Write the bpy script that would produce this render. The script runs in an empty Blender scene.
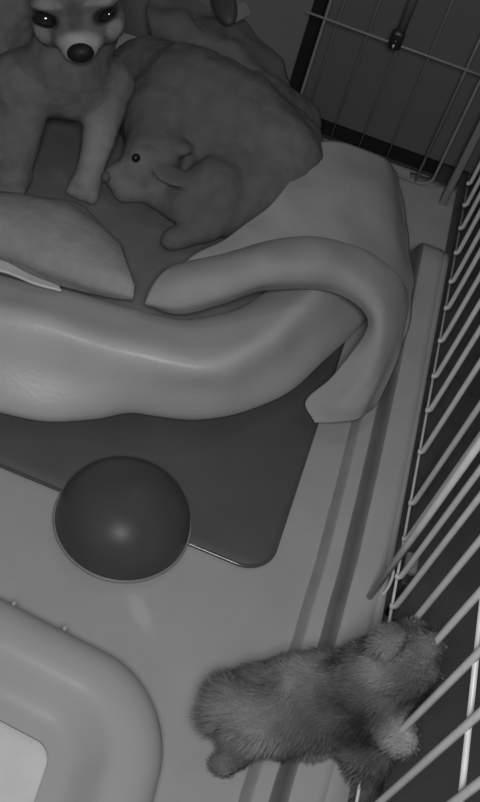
import bpy, bmesh, math, random
from mathutils import Vector, Matrix, noise
random.seed(7)
SC = bpy.context.scene
COL = SC.collection
# ------------------------------------------------------------------ camera
F = 950.0; PITCH = math.radians(49); ROLL = math.radians(20); H = 0.9
FW = Vector((0, math.cos(PITCH), -math.sin(PITCH)))
UP0 = Vector((0, math.sin(PITCH), math.cos(PITCH)))
RT0 = Vector((1, 0, 0))
CAMP = Vector((0, 0, H))
RT = RT0*math.cos(ROLL) + UP0*math.sin(ROLL)*-1
RT = (RT0*math.cos(ROLL) + UP0*math.sin(ROLL))
UPV = (UP0*math.cos(ROLL) - RT0*math.sin(ROLL))
cd = bpy.data.cameras.new('camera'); cam = bpy.data.objects.new('camera', cd); COL.objects.link(cam)
cam.matrix_world = Matrix((( RT.x, UPV.x, -FW.x, 0), (RT.y, UPV.y, -FW.y, 0), (RT.z, UPV.z, -FW.z, H), (0, 0, 0, 1)))
cd.sensor_fit = 'VERTICAL'; cd.sensor_height = 24.0; cd.lens = 24.0*F/802.0
cd.clip_start = 0.02; cd.clip_end = 50
SC.camera = cam
# ------------------------------------------------------------------ light
w = bpy.data.worlds.new('world'); SC.world = w; w.use_nodes = True
w.node_tree.nodes['Background'].inputs[0].default_value = (1, 1, 1, 1)
w.node_tree.nodes['Background'].inputs[1].default_value = 0.065
ld = bpy.data.lights.new('infrared_lamp', 'AREA'); ld.shape = 'DISK'; ld.size = 0.22; ld.energy = 6.5
lo = bpy.data.objects.new('infrared_lamp', ld); COL.objects.link(lo)
lo.location = (0.02, -0.05, 1.0)
lo.rotation_euler = (Vector((0.02, 0.72, 0)) - lo.location).to_track_quat('-Z', 'Y').to_euler()
l2 = bpy.data.lights.new('added_overhead_lamp', 'AREA'); l2.shape = 'DISK'; l2.size = 0.03; l2.energy = 0.42  # added weak lamp, unseen, for the bowl glint and some fill at the back
o2 = bpy.data.objects.new('added_overhead_lamp', l2); COL.objects.link(o2); o2.location = (0.0, 1.2, 1.15)
SC.view_settings.view_transform = 'Standard'; SC.view_settings.look = 'None'
SC.view_settings.exposure = 0.0; SC.view_settings.gamma = 1.0
SC.view_settings.use_curve_mapping = False

# ------------------------------------------------------------------ helpers
def ray(px, py):
    x = px-240.0; y = 401.0-py
    return FW*F + RT*x + UPV*y
def U(px, py, z=0.0):
    d = ray(px, py); t = (z-H)/d.z
    return CAMP + d*t
def AY(px, py, Y):
    d = ray(px, py); return CAMP + d*(Y/d.y)
def AX(px, py, X):
    d = ray(px, py); return CAMP + d*(X/d.x)

def mat(name, v, rough=0.6, spec=0.3, noise_amt=0.0, scale=20, bump=0.0, bscale=200, metallic=0.0, sheen=0.0, attr=False):
    m = bpy.data.materials.new(name); m.use_nodes = True
    nt = m.node_tree; b = nt.nodes['Principled BSDF']
    b.inputs['Roughness'].default_value = rough
    b.inputs['Specular IOR Level'].default_value = spec
    b.inputs['Metallic'].default_value = metallic
    b.inputs['Sheen Weight'].default_value = sheen
    tc = nt.nodes.new('ShaderNodeTexCoord')
    n = nt.nodes.new('ShaderNodeTexNoise'); n.inputs['Scale'].default_value = scale; n.inputs['Detail'].default_value = 4
    nt.links.new(tc.outputs['Object'], n.inputs['Vector'])
    r = nt.nodes.new('ShaderNodeMapRange')
    r.inputs['From Min'].default_value = 0.3; r.inputs['From Max'].default_value = 0.7
    r.inputs['To Min'].default_value = v*(1-noise_amt); r.inputs['To Max'].default_value = v*(1+noise_amt)
    nt.links.new(n.outputs['Fac'], r.inputs['Value'])
    out = r.outputs['Result']
    if attr:
        a = nt.nodes.new('ShaderNodeAttribute'); a.attribute_name = 'coat'
        mu = nt.nodes.new('ShaderNodeMath'); mu.operation = 'MULTIPLY'
        nt.links.new(a.outputs['Fac'], mu.inputs[0]); nt.links.new(out, mu.inputs[1]); out = mu.outputs[0]
    nt.links.new(out, b.inputs['Base Color'])
    if bump:
        n2 = nt.nodes.new('ShaderNodeTexNoise'); n2.inputs['Scale'].default_value = bscale; n2.inputs['Detail'].default_value = 3
        nt.links.new(tc.outputs['Object'], n2.inputs['Vector'])
        bp = nt.nodes.new('ShaderNodeBump'); bp.inputs['Strength'].default_value = bump; bp.inputs['Distance'].default_value = 0.002
        nt.links.new(n2.outputs['Fac'], bp.inputs['Height']); nt.links.new(bp.outputs['Normal'], b.inputs['Normal'])
    return m

M = dict(
 tray=mat('pale_tray_plastic', .36, .45, .3, .05, 14, .08, 300),
 rail=mat('pale_rim_plastic', .36, .4, .35, .05, 20, .05, 200),
 mat=mat('dark_rubber_mat', .085, .5, .3, .12, 10, .1, 500),
 matrim=mat('shiny_mat_edge', .07, .22, .8),
 bowl=mat('dark_enamel', .066, .36, .16, .08, 20),
 bowlrim=mat('bowl_rim', .22, .4, .3),
 bolster=mat('satin_bolster_cloth', .44, .42, .45, .06, 12, .15, 260, sheen=.15),
 piping=mat('bolster_piping', .62, .45, .4, .04, 60),
 inner=mat('dark_plush_lining', .15, .95, .1, .12, 25, .3, 300),
 puff=mat('light_plush_cushion', .30, .95, .1, .12, 40, .5, 160),
 fleece=mat('pale_fleece', .33, .9, .1, .06, 25, .35, 420),
 backcloth=mat('grey_back_cloth', .15, .9, .1, .1, 18, .3, 300),
 wiredark=mat('dull_galvanised_wire', .25, .6, .2, .1, 40),
 wire=mat('white_coated_wire', .62, .35, .4, .08, 60),
 board=mat('grey_board', .115, .7, .2, .06, 6),
 black=mat('black_plastic_and_gap_shade', .02, .35, .4),
 grey=mat('grey_plastic', .3, .5, .3),
 dark=mat('dark_plastic', .05, .5, .3),
 roomgrey=mat('grey_post_plastic', .24, .6, .2),
 room=mat('dark_room_floor', .09, .7, .2, .12, 5),
 roomwall=mat('dull_room_wall', .10, .9, .1, .05, 4),
 litter=mat('cream_litter_plastic', .37, .4, .35, .03, 10),
 pad=mat('white_absorbent_pad', .62, .95, .05, .04, 30, .25, 160),
 fur=mat('short_fur', .9, .9, .08, .10, 60, .5, 320, attr=True),
 nose=mat('wet_black_nose', .012, .55, .3),
 eye=mat('glossy_dark_eye', .01, .08, .8),
)
# a faint pale streak on the tray floor in front of the bowl (soft ellipse in the base colour)
def streak_on(m, c, ang, rx, ry, v):
    nt = m.node_tree; b = nt.nodes['Principled BSDF']; old = b.inputs['Base Color'].links[0].from_socket
    tc = nt.nodes.new('ShaderNodeTexCoord'); mp = nt.nodes.new('ShaderNodeMapping'); mp.vector_type = 'TEXTURE'
    mp.inputs['Location'].default_value = (c.x, c.y, 0); mp.inputs['Rotation'].default_value = (0, 0, ang); mp.inputs['Scale'].default_value = (rx, ry, 1)
    nt.links.new(tc.outputs['Object'], mp.inputs['Vector'])
    ln = nt.nodes.new('ShaderNodeVectorMath'); ln.operation = 'LENGTH'; nt.links.new(mp.outputs[0], ln.inputs[0])
    r = nt.nodes.new('ShaderNodeMapRange'); r.interpolation_type = 'SMOOTHSTEP'
    r.inputs['From Min'].default_value = .3; r.inputs['From Max'].default_value = 1.0; r.inputs['To Min'].default_value = .75; r.inputs['To Max'].default_value = 0
    nt.links.new(ln.outputs['Value'], r.inputs['Value'])
    mx = nt.nodes.new('ShaderNodeMix'); mx.data_type = 'FLOAT'
    nt.links.new(r.outputs['Result'], mx.inputs[0]); nt.links.new(old, mx.inputs[2]); mx.inputs[3].default_value = v
    nt.links.new(mx.outputs[0], b.inputs['Base Color'])
sm = U(140, 612, 0); sd = U(152, 638, 0) - U(127, 588, 0)
streak_on(M['tray'], sm, math.atan2(sd.y, sd.x), .033, .013, .46)

def tag(o, label=None, cat=None, group=None, kind=None):
    if label: o['label'] = label
    if cat: o['category'] = cat
    if group: o['group'] = group
    if kind: o['kind'] = kind
    return o
def empty(name, loc=(0, 0, 0)):
    o = bpy.data.objects.new(name, None); COL.objects.link(o); o.location = loc; o.empty_display_size = .02
    return o
def build(name, bm, m, parent=None, smooth=True):
    me = bpy.data.meshes.new(name)
    bmesh.ops.recalc_face_normals(bm, faces=bm.faces[:])
    bm.to_mesh(me); bm.free()
    me.materials.append(m)
    if smooth:
        for p in me.polygons: p.use_smooth = True
    o = bpy.data.objects.new(name, me); COL.objects.link(o)
    if parent:
        o.parent = parent
        o.matrix_parent_inverse = Matrix.Translation(-Vector(parent.location))
    return o
def tube(bm, pts, r, seg=10, closed=False):
    pts = [Vector(p) for p in pts]; n = len(pts); rs = r if isinstance(r, (list, tuple)) else [r]*n
    rings = []; prev = None
    for i, p in enumerate(pts):
        if closed: t = pts[(i+1) % n] - pts[i-1]
        else: t = pts[min(i+1, n-1)] - pts[max(i-1, 0)]
        t.normalize()
        if prev is None:
            a = Vector((0, 0, 1)) if abs(t.z) < .9 else Vector((1, 0, 0)); u = t.cross(a).normalized()
        else: u = (prev - t*prev.dot(t)).normalized()
        prev = u; v = t.cross(u)
        rings.append([bm.verts.new(p + (u*math.cos(2*math.pi*k/seg) + v*math.sin(2*math.pi*k/seg))*rs[i]) for k in range(seg)])
    for i in range(n if closed else n-1):
        A = rings[i]; B = rings[(i+1) % n]
        for k in range(seg): bm.faces.new((A[k], A[(k+1) % seg], B[(k+1) % seg], B[k]))
    if not closed: bm.faces.new(rings[0][::-1]); bm.faces.new(rings[-1])
def box(bm, c, s, rot=None, bev=0.0, seg=2):
    mtx = Matrix.Translation(Vector(c)) @ (rot.to_4x4() if rot else Matrix.Identity(4)) @ Matrix.Diagonal((s[0], s[1], s[2], 1))
    t = bmesh.new(); bmesh.ops.create_cube(t, size=1, matrix=mtx)
    if bev: bmesh.ops.bevel(t, geom=t.edges[:], offset=bev, segments=seg, affect='EDGES', profile=.5)
    me = bpy.data.meshes.new('tmp'); t.to_mesh(me); t.free(); bm.from_mesh(me); bpy.data.meshes.remove(me)
def crom(P, t, closed=False):
    n = len(P); 
    if closed: i = int(math.floor(t)); f = t-i; g = lambda k: P[(i+k) % n]
    else:
        i = min(int(math.floor(t)), n-2); f = t-i; g = lambda k: P[max(0, min(n-1, i+k))] if 0 <= i+k < n else (P[0]*2-P[1] if i+k < 0 else P[-1]*2-P[-2])
    a, b, c, d = g(-1), g(0), g(1), g(2)
    return ((b*2) + (c-a)*f + (a*2-b*5+c*4-d)*f*f + (b*3-a-c*3+d)*f*f*f)*.5
def grid(rows, nu, nv, closed_v=False, closed_u=False):
    """tensor Catmull-Rom surface through rows of points -> list of lists"""
    R_ = len(rows); out = []
    cols = []
    for r in rows:
        n = len(r)
        cols.append([crom(r, (n if closed_v else n-1)*j/(nv if closed_v else nv-1) - (0 if closed_v or j < nv-1 else 1e-9), closed_v) for j in range(nv)])
    for i in range(nu):
        t = (R_ if closed_u else R_-1)*i/(nu if closed_u else nu-1) - (0 if closed_u or i < nu-1 else 1e-9)
        out.append([crom([c[j] for c in cols], t, closed_u) for j in range(nv)])
    return out
def skin_grid(bm, G, closed_v=False, closed_u=False, caps=False):
    V = [[bm.verts.new(p) for p in r] for r in G]
    nu = len(V); nv = len(V[0])
    for i in range(nu if closed_u else nu-1):
        for j in range(nv if closed_v else nv-1):
            bm.faces.new((V[i][j], V[i][(j+1) % nv], V[(i+1) % nu][(j+1) % nv], V[(i+1) % nu][j]))
    if caps: bm.faces.new(V[0][::-1]); bm.faces.new(V[-1])
    return V
def wob(G, amp, sc, seed=0.0):
    for r in G:
        for p in r:
            q = Vector((p.x*sc+seed, p.y*sc, p.z*sc))
            p += Vector((noise.noise(q), noise.noise(q+Vector((7, 3, 1))), noise.noise(q+Vector((2, 9, 4)))))*amp
    return G
def sheet(name, rows, m, parent=None, nu=60, nv=60, th=.006, amp=.004, sc=12, seed=0.0, join=None):
    """a cloth with real thickness: top surface through the points, bottom offset along the normal"""
    G = wob(grid(rows, nu, nv), amp, sc, seed)
    bm = join or bmesh.new()
    N = []
    for i in range(nu):
        r = []
        for j in range(nv):
            a = G[min(i+1, nu-1)][j]-G[max(i-1, 0)][j]; b = G[i][min(j+1, nv-1)]-G[i][max(j-1, 0)]
            n_ = a.cross(b); n_ = n_.normalized() if n_.length > 1e-9 else Vector((0, 0, 1))
            r.append(n_)
        N.append(r)
    s = 1 if sum(n_.z for r in N for n_ in r) < 0 else -1
    # closed profile across v: top verts then bottom verts with rounded edge
    V1 = [[bm.verts.new(G[i][j]) for j in range(nv)] for i in range(nu)]
    V2 = [[bm.verts.new(G[i][j]+N[i][j]*s*th) for j in range(nv)] for i in range(nu)]
    for i in range(nu-1):
        for j in range(nv-1):
            bm.faces.new((V1[i][j], V1[i][j+1], V1[i+1][j+1], V1[i+1][j]))
            bm.faces.new((V2[i][j], V2[i+1][j], V2[i+1][j+1], V2[i][j+1]))
    for i in range(nu-1):
        bm.faces.new((V1[i][0], V1[i+1][0], V2[i+1][0], V2[i][0])); bm.faces.new((V1[i][-1], V2[i][-1], V2[i+1][-1], V1[i+1][-1]))
    for j in range(nv-1):
        bm.faces.new((V1[0][j], V2[0][j], V2[0][j+1], V1[0][j+1])); bm.faces.new((V1[-1][j], V1[-1][j+1], V2[-1][j+1], V2[-1][j]))
    if join is None: return build(name, bm, m, parent)
def P(*a): return [U(x, y, z) for x, y, z in a]

# ------------------------------------------------------------------ room (setting)
def slab(name, c, s, m):
    bm = bmesh.new(); box(bm, c, s); o = build(name, bm, m, smooth=False); return tag(o, kind='structure')
slab('floor', (0, 1.0, -.045), (5, 4.4, .05), M['room'])
slab('wall_back', (0, 2.6, 1.0), (5, .05, 2.2), M['roomwall'])
slab('wall_right', (1.6, 1.0, 1.0), (.05, 4.4, 2.2), M['roomwall'])

# ------------------------------------------------------------------ pen tray
tray = empty('pen_tray', (0, .8, -.02))
tag(tray, 'pale plastic tray floor of the pen with a raised rim along the wire side', 'tray')
YB = 1.36
bm = bmesh.new(); box(bm, (-.37, .70, -.01), (1.18, 1.39, .02)); build('tray_floor', bm, M['tray'], tray, False)
# raised rim: profile stations (y, [x...]) from the photo's rim, at heights zz
ys = [(.10, -.017), (.32, -.0125), (.42, -.005), (.52, .0), (.60, .003), (.72, .004), (.85, .004), (1.0, .002), (1.2, .0), (1.39, -.002)]
prof = [(.136, -.004), (.139, .001), (.1415, .003), (.146, .0110), (.149, .0125), (.162, .0125), (.1642, .0125), (.1660, .0140), (.170, .034), (.1735, .0430), (.1762, .0455), (.182, .0462),
        (.200, .0462), (.207, .0458), (.2085, .0435), (.2095, .0435), (.217, .0430), (.2185, .040), (.219, .02), (.219, -.018), (.136, -.018)]
bm = bmesh.new()
G = []
for i in range(60):
    y = .08 + (1.39-.08)*i/59
    dx = 0
    for k in range(len(ys)-1):
        if ys[k][0] <= y <= ys[k+1][0]:
            f = (y-ys[k][0])/(ys[k+1][0]-ys[k][0]); f = f*f*(3-2*f); dx = ys[k][1]*(1-f)+ys[k+1][1]*f
    fade = 1.0
    ze = 1.0 if y < 1.15 else max(.07, 1-((y-1.15)/.04)**2*.93) if y < 1.19 else .07
    G.append([Vector((x+dx*(1 if x < .21 else .0)+ (0), y, z*(ze if y < 1.19 or z > .012 else ze) if z > 0 else z)) for x, z in prof])
skin_grid(bm, G, closed_v=True, caps=True)
ro = build('raised_rim', bm, M['rail'], tray)
ro.data.materials.append(mat('grey_rim_wall', .19, .7, .2, .1, 30)); ro.data.materials.append(mat('dull_rim_step', .27, .7, .2, .1, 30))  # darker greys for the rim's inner wall and first step
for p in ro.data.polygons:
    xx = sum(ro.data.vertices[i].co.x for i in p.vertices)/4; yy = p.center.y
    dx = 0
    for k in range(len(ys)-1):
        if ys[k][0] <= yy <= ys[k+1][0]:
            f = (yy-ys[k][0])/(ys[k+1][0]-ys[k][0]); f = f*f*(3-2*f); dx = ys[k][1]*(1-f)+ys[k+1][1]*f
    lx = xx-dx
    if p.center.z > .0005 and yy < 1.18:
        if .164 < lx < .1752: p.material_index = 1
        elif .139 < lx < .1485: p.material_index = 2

# ------------------------------------------------------------------ rear boards seen through the wire door
BY = YB + .06
zb = AY(387, 143, BY-.006).z
def board(name, x0, x1, z0, z1, y, label):
    bm = bmesh.new(); box(bm, ((x0+x1)/2, y, (z0+z1)/2), (x1-x0, .012, z1-z0), bev=.002)
    return tag(build(name, bm, M['board' if x0 > -.5 else 'board2'], None, False), label, 'board')
xl = AY(289, 84, BY-.006).x; xr = AY(304, 84, BY-.006).x
bo1 = board('grey_board', xr, .60, zb, .75, BY, 'large dull grey board standing behind the wire door with the latch')
M['board2'] = mat('pale_grey_board', .17, .8, .15, .08, 5)
bo2 = board('grey_board', -1.1, xl, -.02, .75, BY, 'dull grey board left of the black gap, behind the bed')
bm = bmesh.new(); box(bm, ((xl+xr)/2, BY+.035, .36), (.10, .02, .76)); tag(build('gap_shade_backing', bm, M['black'], None, False), 'upright black backing put in for the shade in the gap between the two rear grey boards', 'gap backing')  # black backing stands in for the darkness inside the gap
bm = bmesh.new(); box(bm, ((xr+AY(441, 172, BY).x)/2, BY+.03, (zb-.02)/2+.02), (AY(441, 172, BY).x-xr, .03, zb+.06), bev=.004); tag(build('under_board_shade', bm, M['black'], None, False), 'low black strip put in for the shadowed gap under the large grey board behind the wire door', 'board')  # black strip painted in where the gap beneath the board lies in shadow

# ------------------------------------------------------------------ rear wire door
pz0 = .004
door = empty('wire_door', (.05, YB, 0))
tag(door, 'rear wire door of the pen with rounded lower corner and a black latch', 'gate')
pts = []
x0 = AY(331, 0, YB).x; x1 = AY(433, 180, YB).x; zt = .62; zb0 = -.030
def rr(x0, x1, z0, z1, r, y, n=8):
    out = []
    for cx, cz, a0 in ((x1-r, z0+r, -90), (x1-r, z1-r, 0), (x0+r, z1-r, 90), (x0+r, z0+r, 180)):
        for k in range(n+1):
            a = math.radians(a0+90*k/n); out.append(Vector((cx+r*math.cos(a), y, cz+r*math.sin(a))))
    return out
bm = bmesh.new(); tube(bm, rr(x0, x1, zb0+.035, zt, .02, YB), .0024, 8, True); build('door_frame', bm, M['wiredark'], door)
step = .0485; xs = x1-.026; k = 0
bm = bmesh.new(); tube(bm, [(xs, YB, zb0+.035), (xs, YB, zt)], .0024, 8); build('wire', bm, M['wiredark'], door)
x = AY(387, 157, YB).x
while x > x0+.01:
    bm = bmesh.new(); tube(bm, [(x, YB+.003, zb0+.035), (x, YB+.003, zt)], .0009, 8); build('wire', bm, M['wiredark'], door); x -= step
zr = AY(395, 43, YB).z
for z in (zr, zr+.2):
    bm = bmesh.new(); tube(bm, [(x0-.03, YB-.003, z), (x1+.03, YB-.003, z)], .0018, 8); build('cross_wire', bm, M['wiredark'], door)
# corner post between door and side panel
bm = bmesh.new(); box(bm, (.200, 1.335, .33), (.012, .02, .66), bev=.003); build('corner_post', bm, M['roomgrey'], door)
# latch
lc = AY(397, 38, YB-.008)
lat = empty('latch_anchor', lc)
bpy.data.objects.remove(lat)
bm = bmesh.new(); box(bm, (lc.x, lc.y, lc.z-.002), (.020, .016, .030), bev=.006, seg=3)
tube(bm, [(lc.x-.006, lc.y-.008, lc.z-.002), (lc.x+.006, lc.y-.008, lc.z-.002)], .003, 8)
latch = build('latch', bm, M['black'], door); latch['label'] = 'black latch'
bm = bmesh.new(); tube(bm, [(lc.x-.001, lc.y-.010, lc.z-.011), (lc.x-.001, lc.y-.0105, lc.z-.006)], .0016, 8); build('rivet', bm, M['piping'], latch)
bm = bmesh.new(); tube(bm, [(lc.x+.002, lc.y+.004, lc.z+.01), (lc.x+.002, lc.y+.004, lc.z+.16)], .0065, 10); b_ = build('latch_rod', bm, M['board'], door)

# ------------------------------------------------------------------ side wire panel
XW = .225
side = empty('wire_panel', (XW, .75, .04))
tag(side, 'tall side panel of close-set pale upright wires along the right of the tray', 'fence')
wy = [.140, .200, .262, .314, .367, .425, .483, .538, .575, .625, .676, .754, .823, .884, .952, 1.019, 1.077, 1.144, 1.205, 1.265, 1.325]
for y in wy:
    bm = bmesh.new(); zl = .056
    tube(bm, [(XW-.0055, y, zl+.001), (XW-.002, y, zl+.002), (XW, y, zl+.006), (XW, y, zl+.02), (XW, y, .40), (XW, y, .62)], .0033, 8)
    build('wire', bm, M['wire'], side)
for X, z, r in ((XW-.0015, .0505, .0016), (XW+.004, .292, .0024), (XW+.004, .60, .0024)):
    bm = bmesh.new(); tube(bm, [(X, .10, z), (X, 1.37, z)], r, 8); build('cross_wire', bm, M['wire'], side)
bm = bmesh.new()
tube(bm, [(.199, .546, .047), (.2, .546, .20), (.2, .548, .62)], .0036, 10); build('upright_bar', bm, M['wire'], side)
bm = bmesh.new(); c = U(384, 583, .055)
pts = [c+Vector((math.cos(a)*.006, math.sin(a)*.008, math.sin(a)*.020)) for a in [2*math.pi*k/20 for k in range(20)]]
tube(bm, pts, .0018, 6, True); build('wire_loop', bm, M['wire'], side)
# clip at the foot of the upright bar
clip = empty('corner_clip', (.238, .56, -.018))
tag(clip, 'dark clip block with pale cap just behind the wires near the puppy', 'clip')
c1 = AX(405, 590, .238); c2 = AX(411, 564, .238)
bm = bmesh.new(); box(bm, (c1+c2)/2-Vector((0, 0, .012)), (.014, .022, (c2.z-c1.z)+.020), bev=.003); tube(bm, [c1+Vector((0, 0, -.02)), Vector((c1.x, c1.y, -.018))], .004, 8); build('clip_body', bm, M['dark'], clip)
bm = bmesh.new(); box(bm, c2, (.015, .026, .012), bev=.004, seg=3); build('clip_cap', bm, M['grey'], clip)

# ------------------------------------------------------------------ mat
def rounded_poly(P4, rad, n=10):
    out = []
    m_ = len(P4)
    for i in range(m_):
        p = P4[i]; a = (P4[i-1]-p).normalized(); b = (P4[(i+1) % m_]-p).normalized()
        ang = a.angle(b); d = rad/math.tan(ang/2); s = p+a*d; e = p+b*d
        cen = p+(a+b).normalized()*(rad/math.sin(ang/2))
        for k in range(n+1):
            f = k/n; v = ((s-cen)*(1-f)+(e-cen)*f).normalized()*rad
            out.append(cen+v)
    return out
def prism(bm, poly, z0, z1, bev=.0015):
    vs = [bm.verts.new((p.x, p.y, z0)) for p in poly]; n = len(vs)
    ce = sum((Vector(p) for p in poly), Vector())/n
    lv = [vs]
    for dz, sc_ in ((z1-bev, 0), (z1, bev)):
        lv.append([bm.verts.new((p.x+(ce.x-p.x)*sc_*3, p.y+(ce.y-p.y)*sc_*3, dz)) for p in poly])
    for A, B in zip(lv, lv[1:]):
        for k in range(n): bm.faces.new((A[k], A[(k+1) % n], B[(k+1) % n], B[k]))
    bm.faces.new(vs[::-1]); bm.faces.new(lv[-1])
fa = U(0, 465, .004); fb = U(200, 548, .004); ra = U(276, 548, .004); rb = U(322, 408, .004)
def inter(p, q, r, s):
    d1 = q-p; d2 = s-r; t = ((r.x-p.x)*d2.y-(r.y-p.y)*d2.x)/(d1.x*d2.y-d1.y*d2.x); return p+d1*t
cr = inter(fa, fb, ra, rb); rt_ = ra+(rb-ra)*2.2; lf = cr+(fa-cr)*2.3
P4 = [cr, rt_, rt_+(lf-cr), lf]
for p in P4: p.z = 0
feed = empty('feeding_mat', (-.1, .7, 0)); tag(feed, 'flat dark mat with a rounded corner lying under the bed and the bowl', 'mat')
bm = bmesh.new(); prism(bm, rounded_poly(P4, .035, 12), .0002, .0045); build('mat_sheet', bm, M['mat'], feed)
bm = bmesh.new(); tube(bm, [Vector((p.x, p.y, .0032)) for p in rounded_poly(P4, .035, 12)], .0022, 8, True); build('mat_edge', bm, M['matrim'], feed)

# ------------------------------------------------------------------ bowl
BL = U(50, 512, .01); BR = U(189, 524, .01)
br = (BR-BL).length/2*.965; bc = U(123, 521, .006); bz = .0046
bowl = empty('upturned_bowl', (bc.x, bc.y, bz)); tag(bowl, 'dark domed bowl turned upside down, half on the dark mat', 'bowl')
bm = bmesh.new(); rings = []
n = 64; hh = br*.77
prof_o = [(br*1.0, .000), (br*1.012, .003), (br*1.0, .0055)] + [(br*math.cos(a), .006+hh*math.sin(a)) for a in [math.radians(x) for x in list(range(4, 88, 4))+[88, 89.2]]]
prof_i = [(r*.965, max(z-.003, .0)) for r, z in prof_o[::-1] if r > .001]
allp = prof_o + [(0.0006, .006+hh)] + [(0.0006, .003+hh)] + prof_i
G = [[Vector((bc.x+r*math.cos(2*math.pi*k/n), bc.y+r*math.sin(2*math.pi*k/n), bz+z)) for k in range(n)] for r, z in allp]
skin_grid(bm, G, closed_v=True, closed_u=True); build('bowl_shell', bm, M['bowl'], bowl)
bm = bmesh.new(); tube(bm, [(bc.x+br*1.012*math.cos(2*math.pi*k/n), bc.y+br*1.012*math.sin(2*math.pi*k/n), bz+.0025) for k in range(n)], .0020, 8, True)
build('bowl_rim', bm, M['bowlrim'], bowl)

# ------------------------------------------------------------------ litter tray (near left corner)
zt = .055
pc = U(164, 742, zt)
e1 = (U(101, 646, zt)-U(0, 594, zt)).normalized()
TX = pc.x
ang = math.atan2(e1.y, e1.x)
def rrect(inset, z, rad, Wd=.46, Hd=.34, n=16):
    # rounded rectangle, corner (far right) anchored
    rot = Matrix.Rotation(ang, 3, 'Z'); 
    top = U(30, 608, zt); right = U(164, 740, zt)
    # local frame: x along e1, y perpendicular
    ex = Vector((math.cos(ang), math.sin(ang), 0)); ey = Vector((-ex.y, ex.x, 0))
    ytop = top.dot(ey); xr_ = right.dot(ex)
    x1 = xr_-.0055-inset; y1 = ytop-inset; x0 = xr_-Wd+inset; y0 = ytop-Hd+inset; out = []
    for cx, cy, a0 in ((x1-rad, y0+rad, -90), (x1-rad, y1-rad, 0), (x0+rad, y1-rad, 90), (x0+rad, y0+rad, 180)):
        for k in range(n+1):
            a = math.radians(a0+90*k/n); lyy = cy+rad*math.sin(a); q = ex*(cx+rad*math.cos(a)+((y1+inset-lyy)*.2 if cx > (x0+x1)/2 else 0))+ey*lyy; out.append(Vector((q.x, q.y, z)))
    return out
lit = empty('litter_tray', (-.15, .25, 0)); tag(lit, 'cream plastic toilet tray with a wide rounded rim in the near left corner', 'litter tray')
levels = [(.024, .0005, .065), (.016, .02, .07), (.008, .036, .075), (.001, .0395, .078), (.0, .043, .078), (.001, .0465, .077), (.005, .0525, .075), (.012, .0575, .07), (.022, .0615, .066), (.034, .063, .060), (.044, .062, .052), (.050, .0595, .047),
          (.056, .0545, .044), (.066, .046, .040), (.074, .0405, .036), (.080, .0385, .032), (.086, .038, .03), (.14, .038, .010)]
bm = bmesh.new(); G = [rrect(i_, z, r_) for i_, z, r_ in levels]
skin_grid(bm, G, closed_v=True, caps=True); build('tray_body', bm, M['litter'], lit)
bm = bmesh.new(); G = [rrect(i_, z, r_) for i_, z, r_ in [(.100, .0383, .014), (.099, .0395, .016), (.101, .0410, .016), (.107, .0418, .014)]]
wobp = skin_grid(bm, G, closed_v=True, caps=True); build('absorbent_pad', bm, M['pad'], lit)
for px, py in ((15, 599), (66, 624)):
    bm = bmesh.new(); q = U(px, py, .058); rot = Matrix.Rotation(ang, 3, 'Z')
    box(bm, (q.x, q.y-.001, .050), (.004, .005, .006), rot, bev=.0015); build('tray_tab', bm, M['litter'], lit)

# ------------------------------------------------------------------ bed
bed = empty('dog_bed', (-.1, .95, 0)); tag(bed, 'large pet bed with thick pale satin bolster and dark plush middle', 'pet bed')
def ring(o, b, r, t, c, zs=(.028, .072, .114, .104, .080)):
    po = U(*o, zs[0]); pb = U(*b, zs[1]); pr = U(*r, zs[2]); pt = U(*t, zs[3]); pcx = U(*c, zs[4])
    inn = (pt-po); inn.z = 0; inn.normalize()
    u1 = po+inn*.035; u1.z = .0065
    u2 = Vector((pcx.x, pcx.y, .0065))+inn*-.005
    u3 = pcx+inn*.012; u3.z = .04
    return [po, pb, pr, pt, pcx, u3, u2, u1]
st = [
 ((-150, 372), (-150, 322), (-140, 272), (-130, 255), (-120, 240)),
 ((-70, 394), (-70, 344), (-65, 292), (-60, 275), (-60, 258)),
 ((0, 412), (0, 362), (0, 312), (0, 293), (0, 275)),
 ((50, 420), (55, 372), (62, 330), (64, 308), (64, 290)),
 ((95, 417), (102, 382), (110, 345), (115, 322), (118, 304)),
 ((128, 412), (135, 386), (143, 354), (148, 330), (150, 314)),
 ((160, 416), (163, 390), (172, 362), (178, 338), (182, 322)),
 ((200, 419), (200, 392), (205, 366), (208, 338), (210, 318)),
 ((243, 413), (238, 388), (238, 358), (238, 330), (238, 308)),
 ((290, 390), (278, 364), (270, 338), (264, 315), (260, 296)),
 ((335, 352), (318, 332), (300, 312), (288, 296), (280, 280)),
 ((366, 318), (348, 300), (325, 285), (308, 274), (295, 262)),
 ((395, 275), (372, 262), (348, 250), (328, 242), (312, 236)),
 ((402, 215), (378, 208), (352, 202), (330, 200), (312, 200)),
 ((378, 168), (358, 165), (336, 164), (318, 168), (300, 174)),
]
rows = [ring(*s) for s in st]
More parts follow.
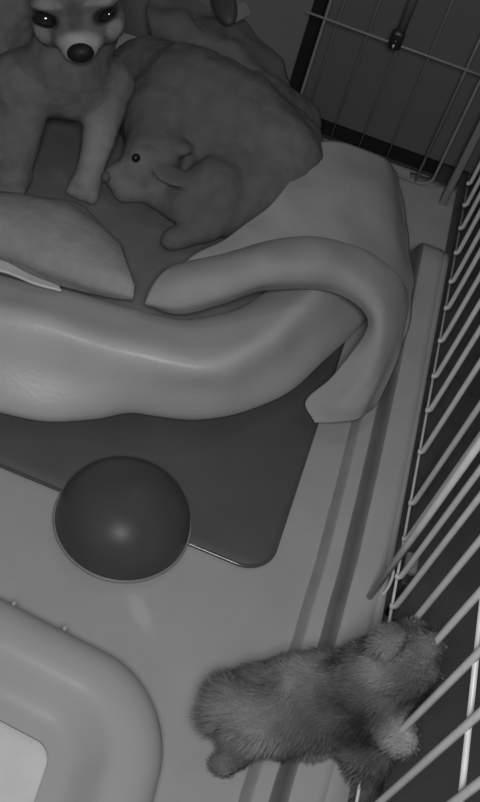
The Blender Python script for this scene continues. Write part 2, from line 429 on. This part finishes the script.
# the back run of the bolster is behind the dogs: plain rounded section
bk = [((286, 168), .06), ((250, 125), .06), ((190, 80), .06), ((100, 45), .06), ((0, -25), .06), ((-110, -55), .06), ((-220, -30), .06), ((-260, 60), .06), ((-240, 180), .06)]
ctr = [U(p[0], p[1], .06) for p, _ in bk]
for i, c in enumerate(ctr):
    c.y = min(c.y, 1.285); c.x = max(c.x, -.86)
for i, c in enumerate(ctr):
    a = ctr[max(i-1, 0)]; b = ctr[min(i+1, len(ctr)-1)]; t = (b-a); t.z = 0; t.normalize(); out = Vector((t.y, -t.x, 0))
    if i == 0: out = Vector((.75, .66, 0))
    r = .05
    rows.append([c+out*r*1.15+Vector((0, 0, -.03)), c+out*r*1.15+Vector((0, 0, .01)), c+out*r*.7+Vector((0, 0, .045)), c+Vector((0, 0, .052)), c-out*r*.7+Vector((0, 0, .035)), c-out*r+Vector((0, 0, -.02)), c-out*r*.7+Vector((0, 0, -.0535)), c+out*r*.7+Vector((0, 0, -.0535))])
G = wob(grid(rows, 190, 48, closed_v=True, closed_u=True), .003, 14, 2.0)
for r in G:
    for p in r: p.z = max(p.z, .0062)
bm = bmesh.new(); skin_grid(bm, G, closed_v=True, closed_u=True); build('bolster', bm, M['bolster'], bed)
# piping seam along the front ridge
pts = [crom([rw[2] for rw in rows[1:9]], 6.999*i/60)+Vector((0, -.0015, .0012)) for i in range(61)]
G2 = [p for p in pts]
# inner cushion
ins = [crom([rw[5] for rw in rows], t*len(rows)/72.0, True) for t in range(72)]
cen = sum(ins, Vector())/72
bm = bmesh.new(); G = []
for f, z in ((1.0, .008), (1.03, .03), (1.02, .055), (.95, .068), (.8, .072), (.6, .072), (.4, .072), (.2, .072), (.02, .072)):
    G.append([Vector((cen.x+(p.x-cen.x)*f, cen.y+(p.y-cen.y)*f, z+.006*noise.noise(Vector((p.x*f*9, p.y*f*9, f*3)))*(1 if f < .99 else 0))) for p in ins])
skin_grid(bm, G, closed_v=True, caps=True); build('base_cushion', bm, M['inner'], bed)

# light plush cushion against the bolster on the left
rows = [P((-60, 262, .085), (0, 262, .09), (50, 284, .09), (98, 296, .092), (134, 300, .098)),
        P((-60, 245, .115), (0, 246, .118), (50, 268, .118), (95, 284, .116), (134, 295, .108)),
        P((-60, 215, .132), (0, 218, .138), (50, 235, .14), (95, 255, .136), (133, 280, .118)),
        P((-60, 190, .125), (0, 198, .132), (45, 205, .136), (88, 218, .130), (124, 252, .115)),
        P((-60, 185, .09), (0, 192, .095), (45, 196, .10), (86, 208, .095), (116, 240, .09))]
bm = bmesh.new()
top = wob(grid(rows, 40, 50), .004, 16, 5.0)
sheet('x', rows, None, None, 44, 54, .02, .004, 18, 5.0, join=bm)
o = build('plush_cushion', bm, M['puff']); tag(o, 'light grey plush cushion tucked inside the bed behind the left bolster', 'cushion')
# pale cloth edge peeping out below it
rows = [P((-40, 268, .108), (0, 270, .108), (35, 283, .108), (62, 290, .106)),
        P((-40, 255, .104), (0, 259, .104), (30, 274, .104), (60, 286, .104))]
o = sheet('cloth_edge', rows, M['piping'], None, 10, 30, .003, .001); tag(o, 'thin pale cloth edge peeping out between the plush cushion and the bolster', 'cloth')

# ------------------------------------------------------------------ fleece blanket over the right of the bed
bm = bmesh.new()
rowsB = [P((296, 138, .150), (320, 141, .150), (350, 146, .148), (384, 158, .125), (398, 172, .09)),
         P((298, 165, .152), (322, 162, .152), (355, 168, .150), (390, 185, .122), (404, 200, .08)),
         P((286, 188, .148), (315, 185, .150), (352, 195, .146), (394, 215, .115), (408, 230, .07)),
         P((262, 212, .140), (300, 210, .145), (345, 220, .142), (394, 240, .112), (411, 262, .07)),
         P((225, 236, .130), (275, 232, .138), (335, 242, .138), (390, 262, .112), (413, 290, .075)),
         P((190, 258, .125), (260, 250, .132), (330, 262, .134), (385, 290, .11), (411, 318, .075)),
         P((175, 276, .120), (250, 270, .125), (325, 282, .128), (376, 320, .10), (398, 350, .07))]
sheet('x', rowsB, None, None, 60, 60, .006, .006, 14, 3.0, join=bm)
rowsA = [  # rolled fold; across the fold (6 points), along it
 P((150, 306, .096), (147, 303, .110), (152, 288, .124), (160, 275, .128), (168, 268, .122), (174, 270, .110)),
 P((178, 314, .098), (176, 306, .122), (183, 285, .142), (194, 268, .145), (206, 258, .135), (212, 262, .118)),
 P((218, 306, .108), (215, 298, .135), (222, 276, .154), (234, 256, .157), (248, 245, .146), (256, 250, .126)),
 P((268, 292, .120), (265, 286, .145), (270, 266, .164), (278, 247, .166), (288, 238, .154), (296, 246, .132)),
 P((318, 290, .124), (320, 282, .145), (322, 266, .162), (328, 250, .164), (338, 240, .154), (344, 250, .134)),
 P((352, 300, .116), (357, 293, .135), (362, 280, .150), (370, 266, .150), (380, 258, .140), (388, 268, .120)),
 P((367, 322, .098), (374, 318, .114), (382, 306, .126), (392, 292, .126), (402, 286, .114), (408, 296, .096)),
 P((352, 350, .078), (366, 350, .090), (380, 342, .100), (394, 330, .100), (403, 328, .090), (404, 338, .078)),
 P((330, 380, .052), (348, 384, .062), (366, 380, .074), (382, 370, .076), (392, 364, .068), (393, 372, .058)),
 P((306, 401, .034), (324, 405, .040), (344, 405, .050), (364, 402, .054), (374, 396, .050), (378, 400, .040)),
 P((314, 422, .022), (330, 421, .026), (345, 420, .032), (358, 418, .034), (365, 412, .034), (369, 410, .028))]
sheet('x', rowsA, None, None, 110, 50, .006, .004, 18, 9.0, join=bm)
o = build('fleece_blanket', bm, M['fleece']); tag(o, 'pale fleece blanket draped in a folded roll over the right side of the bed', 'blanket')

# grey cloth heaped behind the bed and dark oval pad lying on it
rows = [P((150, 40, .10), (200, 62, .11), (250, 78, .12), (290, 96, .09)),
        P((150, 15, .135), (200, 32, .14), (245, 52, .145), (285, 70, .10)),
        P((150, -15, .13), (190, -5, .14), (240, 12, .13), (285, 15, .10)),
        P((150, -50, .11), (190, -45, .12), (245, -30, .11), (285, -20, .10))]
o = sheet('crumpled_cloth', rows, M['backcloth'], None, 40, 40, .006, .012, 22, 1.0); tag(o, 'grey crumpled cloth heaped over the far edge of the bed', 'cloth')
bm = bmesh.new()
c = U(224, 3, .185); t_ = bmesh.new(); bmesh.ops.create_uvsphere(t_, u_segments=28, v_segments=16, radius=1)
ax = (ray(226, 6)).normalized()
lv = RT*.28 - UPV*.96
sv = ax.cross(lv).normalized()
for v in t_.verts: 
    q = v.co; v.co = c + lv*q.x*.036 + sv*q.y*.0185 + ax*q.z*.009
me = bpy.data.meshes.new('t'); t_.to_mesh(me); bm.from_mesh(me); t_.free()
o = build('oval_pad', bm, M['dark']); tag(o, 'small dark oval pad lying on the crumpled cloth behind the dogs', 'pad')

rows = [P((236, 22, .150), (262, 10, .152), (290, -6, .150)), P((232, 2, .165), (258, -8, .17), (288, -22, .165)), P((228, -20, .15), (256, -30, .155), (286, -40, .15))]
o = sheet('towel_strip', rows, mat('pale_towel', .24, .95, .05, .08, 40, .4, 300), None, 16, 24, .006, .003, 20, 4.0); tag(o, 'pale strip of towel sticking up behind the crumpled cloth near the dark gap', 'towel')
# ------------------------------------------------------------------ animals
def body_mesh(name, caps, voxel, smooth_it, m, parent, coat, amp=.0015, extra=()):
    """caps: (p0, r0, p1, r1) tapered capsules fused to one continuous skin"""
    bm = bmesh.new()
    for p0, r0, p1, r1 in caps:
        L = (p1-p0).length; k = max(2, int(L/(min(r0, r1)*.35))+1)
        for i in range(k+1):
            f = i/k; bmesh.ops.create_icosphere(bm, subdivisions=2, radius=r0*(1-f)+r1*f, matrix=Matrix.Translation(p0*(1-f)+p1*f))
    for p, ax_, s in extra:   # ellipsoids: centre, axes matrix, radii
        bmesh.ops.create_icosphere(bm, subdivisions=3, radius=1, matrix=Matrix.Translation(p) @ ax_.to_4x4() @ Matrix.Diagonal((s[0], s[1], s[2], 1)))
    me = bpy.data.meshes.new('tmp'); bm.to_mesh(me); bm.free()
    o = bpy.data.objects.new('tmp', me); COL.objects.link(o)
    r = o.modifiers.new('r', 'REMESH'); r.mode = 'VOXEL'; r.voxel_size = voxel
    s = o.modifiers.new('s', 'SMOOTH'); s.factor = .5; s.iterations = smooth_it
    dg = bpy.context.evaluated_depsgraph_get(); ev = o.evaluated_get(dg)
    me2 = bpy.data.meshes.new_from_object(ev); bpy.data.objects.remove(o)
    me2.name = name; me2.materials.clear(); me2.materials.append(m)
    for v in me2.vertices: v.co += v.normal*noise.noise(v.co*45)*amp*1.5 + v.normal*noise.noise(v.co*130)*amp*.5
    a = me2.attributes.new('coat', 'FLOAT', 'POINT')
    for v in me2.vertices: a.data[v.index].value = coat(v.co)
    for p in me2.polygons: p.use_smooth = True
    ob = bpy.data.objects.new(name, me2); COL.objects.link(ob)
    if parent: ob.parent = parent; ob.matrix_parent_inverse = Matrix.Translation(-Vector(parent.location))
    return ob
def fur(name, src, n, length, comb, m, parent, coat, wid=.0007):
    me = src.data; bm = bmesh.new(); vals = []
    lay = bm.verts.layers.float.new('coat')
    nv = len(me.vertices)
    for _ in range(n):
        v = me.vertices[random.randrange(nv)]; p = v.co.copy(); nn = v.normal.copy()
        d = (nn*.75 + comb(p)*.9 + Vector((random.gauss(0, .25), random.gauss(0, .25), random.gauss(0, .25)))).normalized()
        L = length(p)*random.uniform(.6, 1.25); sd_ = d.cross(nn); 
        if sd_.length < 1e-4: continue
        sd_.normalize(); c0 = coat(p)*random.uniform(.93, 1.07)
        a = bm.verts.new(p-nn*.001+sd_*wid); b = bm.verts.new(p-nn*.001-sd_*wid)
        mid = p+d*L*.55; c_ = bm.verts.new(mid-sd_*wid*.8); e = bm.verts.new(mid+sd_*wid*.8)
        t = bm.verts.new(p+d*L+comb(p)*L*.3)
        for q in (a, b, c_, e, t): q[lay] = c0
        bm.faces.new((a, b, c_, e)); bm.faces.new((e, c_, t))
    me2 = bpy.data.meshes.new(name); bm.to_mesh(me2); bm.free(); me2.materials.append(m)
    for p in me2.polygons: p.use_smooth = True
    ob = bpy.data.objects.new(name, me2); COL.objects.link(ob); ob['kind'] = 'stuff'
    ob.parent = parent; ob.matrix_parent_inverse = Matrix.Translation(-Vector(parent.location))
    return ob
def sstep(a, b, x):
    t = max(0, min(1, (x-a)/(b-a))); return t*t*(3-2*t)
def blob(parent, name, c, ax_, s, m, sub=3, label=None):
    bm = bmesh.new(); bmesh.ops.create_icosphere(bm, subdivisions=sub, radius=1, matrix=Matrix.Translation(c) @ ax_.to_4x4() @ Matrix.Diagonal((s[0], s[1], s[2], 1)))
    o = build(name, bm, m, parent); return o

# --- sitting chihuahua, head at the top left of the picture
hd = U(77, 1, .29)                                   # centre of the skull
fz = (CAMP - hd).normalized()                         # the dog looks up towards the lamp and a little down
fz = (fz*1.0 + Vector((.10, -.25, -.42))).normalized()
hx = (RT*.98 + UPV*.05); hx = (hx - fz*hx.dot(fz)).normalized(); hy = fz.cross(hx).normalized()
AX3 = Matrix((hx, hy, fz)).transposed()               # x = picture right, y = top of head, z = towards nose
HS = 1.2
def HL(x, y, z): return hd + (hx*x + hy*y + fz*z)*HS
dogA = empty('chihuahua', U(80, 192, .075)); tag(dogA, 'short-haired chihuahua sitting up in the bed with its pale muzzle lowered', 'dog')
chest = U(72, 78, .18); sh1 = U(108, 85, .17); sh2 = U(20, 85, .17)
capsA = [(HL(0, -.035, -.035), .050, U(66, 66, .20), .055), (U(66, 66, .20), .055, chest, .056),
         (chest, .056, U(40, 50, .15), .075), (U(40, 50, .15), .075, U(10, 30, .15), .09), (U(10, 30, .15), .09, U(-60, 30, .14), .09),
         (sh1, .036, U(101, 130, .135), .024), (U(101, 130, .135), .024, U(92, 165, .098), .0185), (U(92, 165, .098), .0185, U(86, 184, .088), .021),
         (chest, .05, sh1, .038), (chest, .05, sh2, .045),
         (sh2, .04, U(24, 130, .13), .026), (U(24, 130, .13), .026, U(16, 160, .10), .024), (U(16, 160, .10), .024, U(12, 178, .09), .026),
         (U(10, 30, .15), .07, U(-20, 90, .12), .06), (U(-20, 90, .12), .06, U(-12, 140, .11), .04)]
HA = AX3*1.0
def sc3(*v): return tuple(q*HS for q in v)
ext = [(HL(0, .012, -.005), AX3, sc3(.049, .046, .046)), (HL(0, -.018, .026), AX3, sc3(.029, .022, .030)), (HL(0, -.025, .044), AX3, sc3(.019, .017, .020)),
       (HL(-.026, -.016, .012), AX3, sc3(.022, .022, .024)), (HL(.026, -.016, .012), AX3, sc3(.022, .022, .024)),
       (HL(0, .014, .024), AX3, sc3(.030, .022, .018)), (HL(-.029, .012, .024), AX3, sc3(.016, .007, .014)), (HL(.029, .012, .024), AX3, sc3(.016, .007, .014))]
for sx in (-1, 1):   # ears
    ext.append((HL(sx*.052, .050, -.018), AX3 @ Matrix.Rotation(-sx*.6, 3, 'Z'), sc3(.020, .042, .006)))
    for t in (-.012, 0, .012): capsA.append((U(86+(0 if sx > 0 else -74), 184, .086)+Vector((t, 0, 0)), .0095, U(83+(0 if sx > 0 else -74), 192, .082)+Vector((t*1.2, -.006, -.001)), .0085))
def coatA(p):
    q = (p-hd)/HS; x, y, z = q.dot(hx), q.dot(hy), q.dot(fz)
    v = .185
    if q.length < .09:
        v = .16
        muz = 1-((x/.027)**2+((y+.024)/.020)**2); v += .27*sstep(0, .6, muz)*sstep(-.0, .03, z)
        br_ = 1-(((abs(x)-.024)/.016)**2+((y-.015)/.006)**2); v += .13*sstep(0, .6, br_)*sstep(0, .02, z)
        ck = 1-(((abs(x)-.036)/.010)**2+((y+.017)/.012)**2); v += .13*sstep(0, .6, ck)
        lid = 1-(((abs(x)-.029)/.016)**2+((y+.001)/.0095)**2); v -= .14*sstep(0, .7, lid)*sstep(0, .02, z)
        st_ = 1-((x/.010)**2+((y-.006)/.02)**2); v -= .05*sstep(0, .8, st_)
    leg = (p-U(95, 160, .11)).length; v += .12*(1-sstep(.02, .085, leg))
    v -= .05*(1-sstep(.02, .06, (p-U(10, 105, .2)).length))
    return max(v, .03)
bA = body_mesh('body', capsA, .0035, 9, M['fur'], dogA, coatA, .001, ext)
def combA(p): return Vector((0, -.2, -1)) if (p-hd).length > .07 else (-fz*.8+hy*.3)
for ex_, ey_ in ((45, 19), (112, 21)):
    # eye centre on the head, toed slightly outward
    sx = -1 if ex_ < 80 else 1
    c = HL(sx*.030, -.001, .0335)
    e = blob(dogA, 'eye', c, AX3 @ Matrix.Rotation(-.28 if sx < 0 else .5, 3, 'Z'), (.0155, .0092, .007) if sx < 0 else (.0110, .0060, .006), M['eye'])
nn = blob(dogA, 'nose', HL(.002, -.022, .063), AX3, (.0160, .0115, .010), M['nose'])

# --- second dog lying curled in the middle of the bed
dogB = empty('lying_dog', U(200, 180, .075)); tag(dogB, 'dark short-haired dog lying curled up in the middle of the bed', 'dog')
hb = U(152, 165, .118)
capsB = [(U(150, 85, .12), .07, U(186, 105, .13), .08), (U(265, 135, .12), .06, U(292, 148, .11), .05), (U(255, 112, .12), .06, U(290, 125, .09), .05), (U(186, 105, .135), .085, U(235, 130, .13), .085), (U(235, 130, .13), .085, U(278, 160, .125), .066),
         (U(278, 160, .125), .066, U(262, 190, .115), .050), (U(186, 105, .135), .075, U(165, 120, .13), .065),
         (U(165, 122, .13), .055, hb, .038), (hb, .038, U(128, 172, .105), .020), (U(128, 172, .105), .020, U(112, 176, .10), .015),
         (U(262, 190, .115), .045, U(232, 215, .10), .028), (U(232, 215, .10), .026, U(190, 235, .085), .018), (U(190, 235, .085), .018, U(170, 240, .083), .016),
         (U(215, 190, .12), .045, U(180, 205, .10), .026), (U(180, 205, .10), .024, U(145, 190, .09), .018), (U(145, 190, .09), .018, U(122, 192, .088), .016),
         (U(190, 120, .12), .075, U(230, 180, .11), .055),
         (U(285, 185, .10), .03, U(268, 212, .09), .015), (U(268, 212, .09), .015, U(230, 232, .084), .010)]
eb = [(U(176, 146, .152), Matrix.Identity(3), (.026, .018, .009)), (U(172, 176, .139), Matrix.Identity(3), (.028, .022, .006))]
def coatB(p):
    v = .142
    v += .07*(1-sstep(.02, .07, (p-U(135, 183, .10)).length)) + .04*(1-sstep(.005, .02, (p-U(137, 158, .14)).length))
    v += .03*(1-sstep(.02, .06, (p-U(290, 150, .17)).length))
    return v
bB = body_mesh('body', capsB, .0045, 22, M['fur'], dogB, coatB, .0015, eb)
ec = U(136, 158, .146)
e = blob(dogB, 'eye', U(136, 158, .139), Matrix.Identity(3), (.006, .006, .006), M['eye'])
blob(dogB, 'nose', U(106, 177, .103), Matrix.Identity(3), (.007, .008, .007), mat('dull_nose', .1, .6))

# --- fluffy puppy reaching up the side wires
pup = empty('fluffy_puppy', U(300, 760, 0)); tag(pup, 'fluffy grey puppy turned away with its front paws up on the side wires', 'dog')
rump = U(266, 708, .062); mid = U(305, 704, .075); ches = U(350, 700, .095); neck = U(378, 684, .135); hp = U(402, 664, .165)
capsP = [(rump, .042, mid, .046), (mid, .046, ches, .048), (ches, .046, neck, .040), (neck, .036, hp, .034),
         (hp, .028, hp+Vector((.004, .022, .002)), .020),
         (rump, .034, U(250, 735, .035), .022), (U(250, 735, .035), .021, U(244, 752, .022), .013), (U(244, 752, .022), .013, U(228, 764, .012), .010),
         (U(228, 764, .013), .010, U(222, 768, .012), .008),
         (mid, .040, U(290, 738, .035), .020), (U(290, 738, .035), .019, U(296, 750, .014), .013),
         (ches, .040, U(372, 738, .09), .026), (U(372, 738, .09), .025, U(368, 778, .03), .018), (U(368, 778, .03), .017, U(362, 792, .013), .013),
         (ches, .034, U(392, 722, .13), .019), (U(392, 722, .13), .017, U(404, 742, .14), .012),
         (rump, .030, U(232, 698, .080), .018), (U(232, 698, .08), .017, U(220, 718, .070), .010)]
I3 = Matrix.Identity(3)
ep = [(hp+Vector((-.022, .0, .032)), Matrix.Rotation(.5, 3, 'Y'), (.010, .014, .022)), (hp+Vector((.016, .012, .030)), Matrix.Rotation(-.3, 3, 'Y'), (.010, .012, .020))]
def coatP(p):
    n_ = noise.noise(p*22+Vector((3, 1, 0)))
    v = .20+.10*n_+.05*noise.noise(p*50)
    v -= .11*(1-sstep(.015, .06, (p-U(335, 725, .12)).length))
    v -= .07*(1-sstep(.01, .04, (p-U(290, 700, .14)).length))
    v += .09*(1-sstep(.01, .05, (p-U(245, 735, .09)).length))
    v += .06*(1-sstep(.01, .05, (p-U(310, 670, .14)).length))
    v += .16*(1-sstep(.008, .025, (p-U(406, 744, .14)).length))
    return max(v, .04)
bP = body_mesh('body', capsP, .004, 8, M['fur'], pup, coatP, .003, ep)
rr0 = rump
def combP(p):
    d = Vector((-.6, -.2, -.35))+Vector((noise.noise(p*30), noise.noise(p*30+Vector((5, 5, 5))), 0))*1.2
    return d.normalized()
fur('fluffy_coat', bP, 60000, lambda p: .007+.009*(1-sstep(.0, .07, (p-U(215, 725, .06)).length)), combP, M['fur'], pup, coatP, .0004)
for dx_ in (.0,):
    blob(pup, 'eye', hp+Vector((-.014, .033, .006)), I3, (.0045, .0045, .0045), M['eye'])
blob(pup, 'nose', hp+Vector((.006, .041, -.004)), I3, (.006, .006, .005), M['nose'])
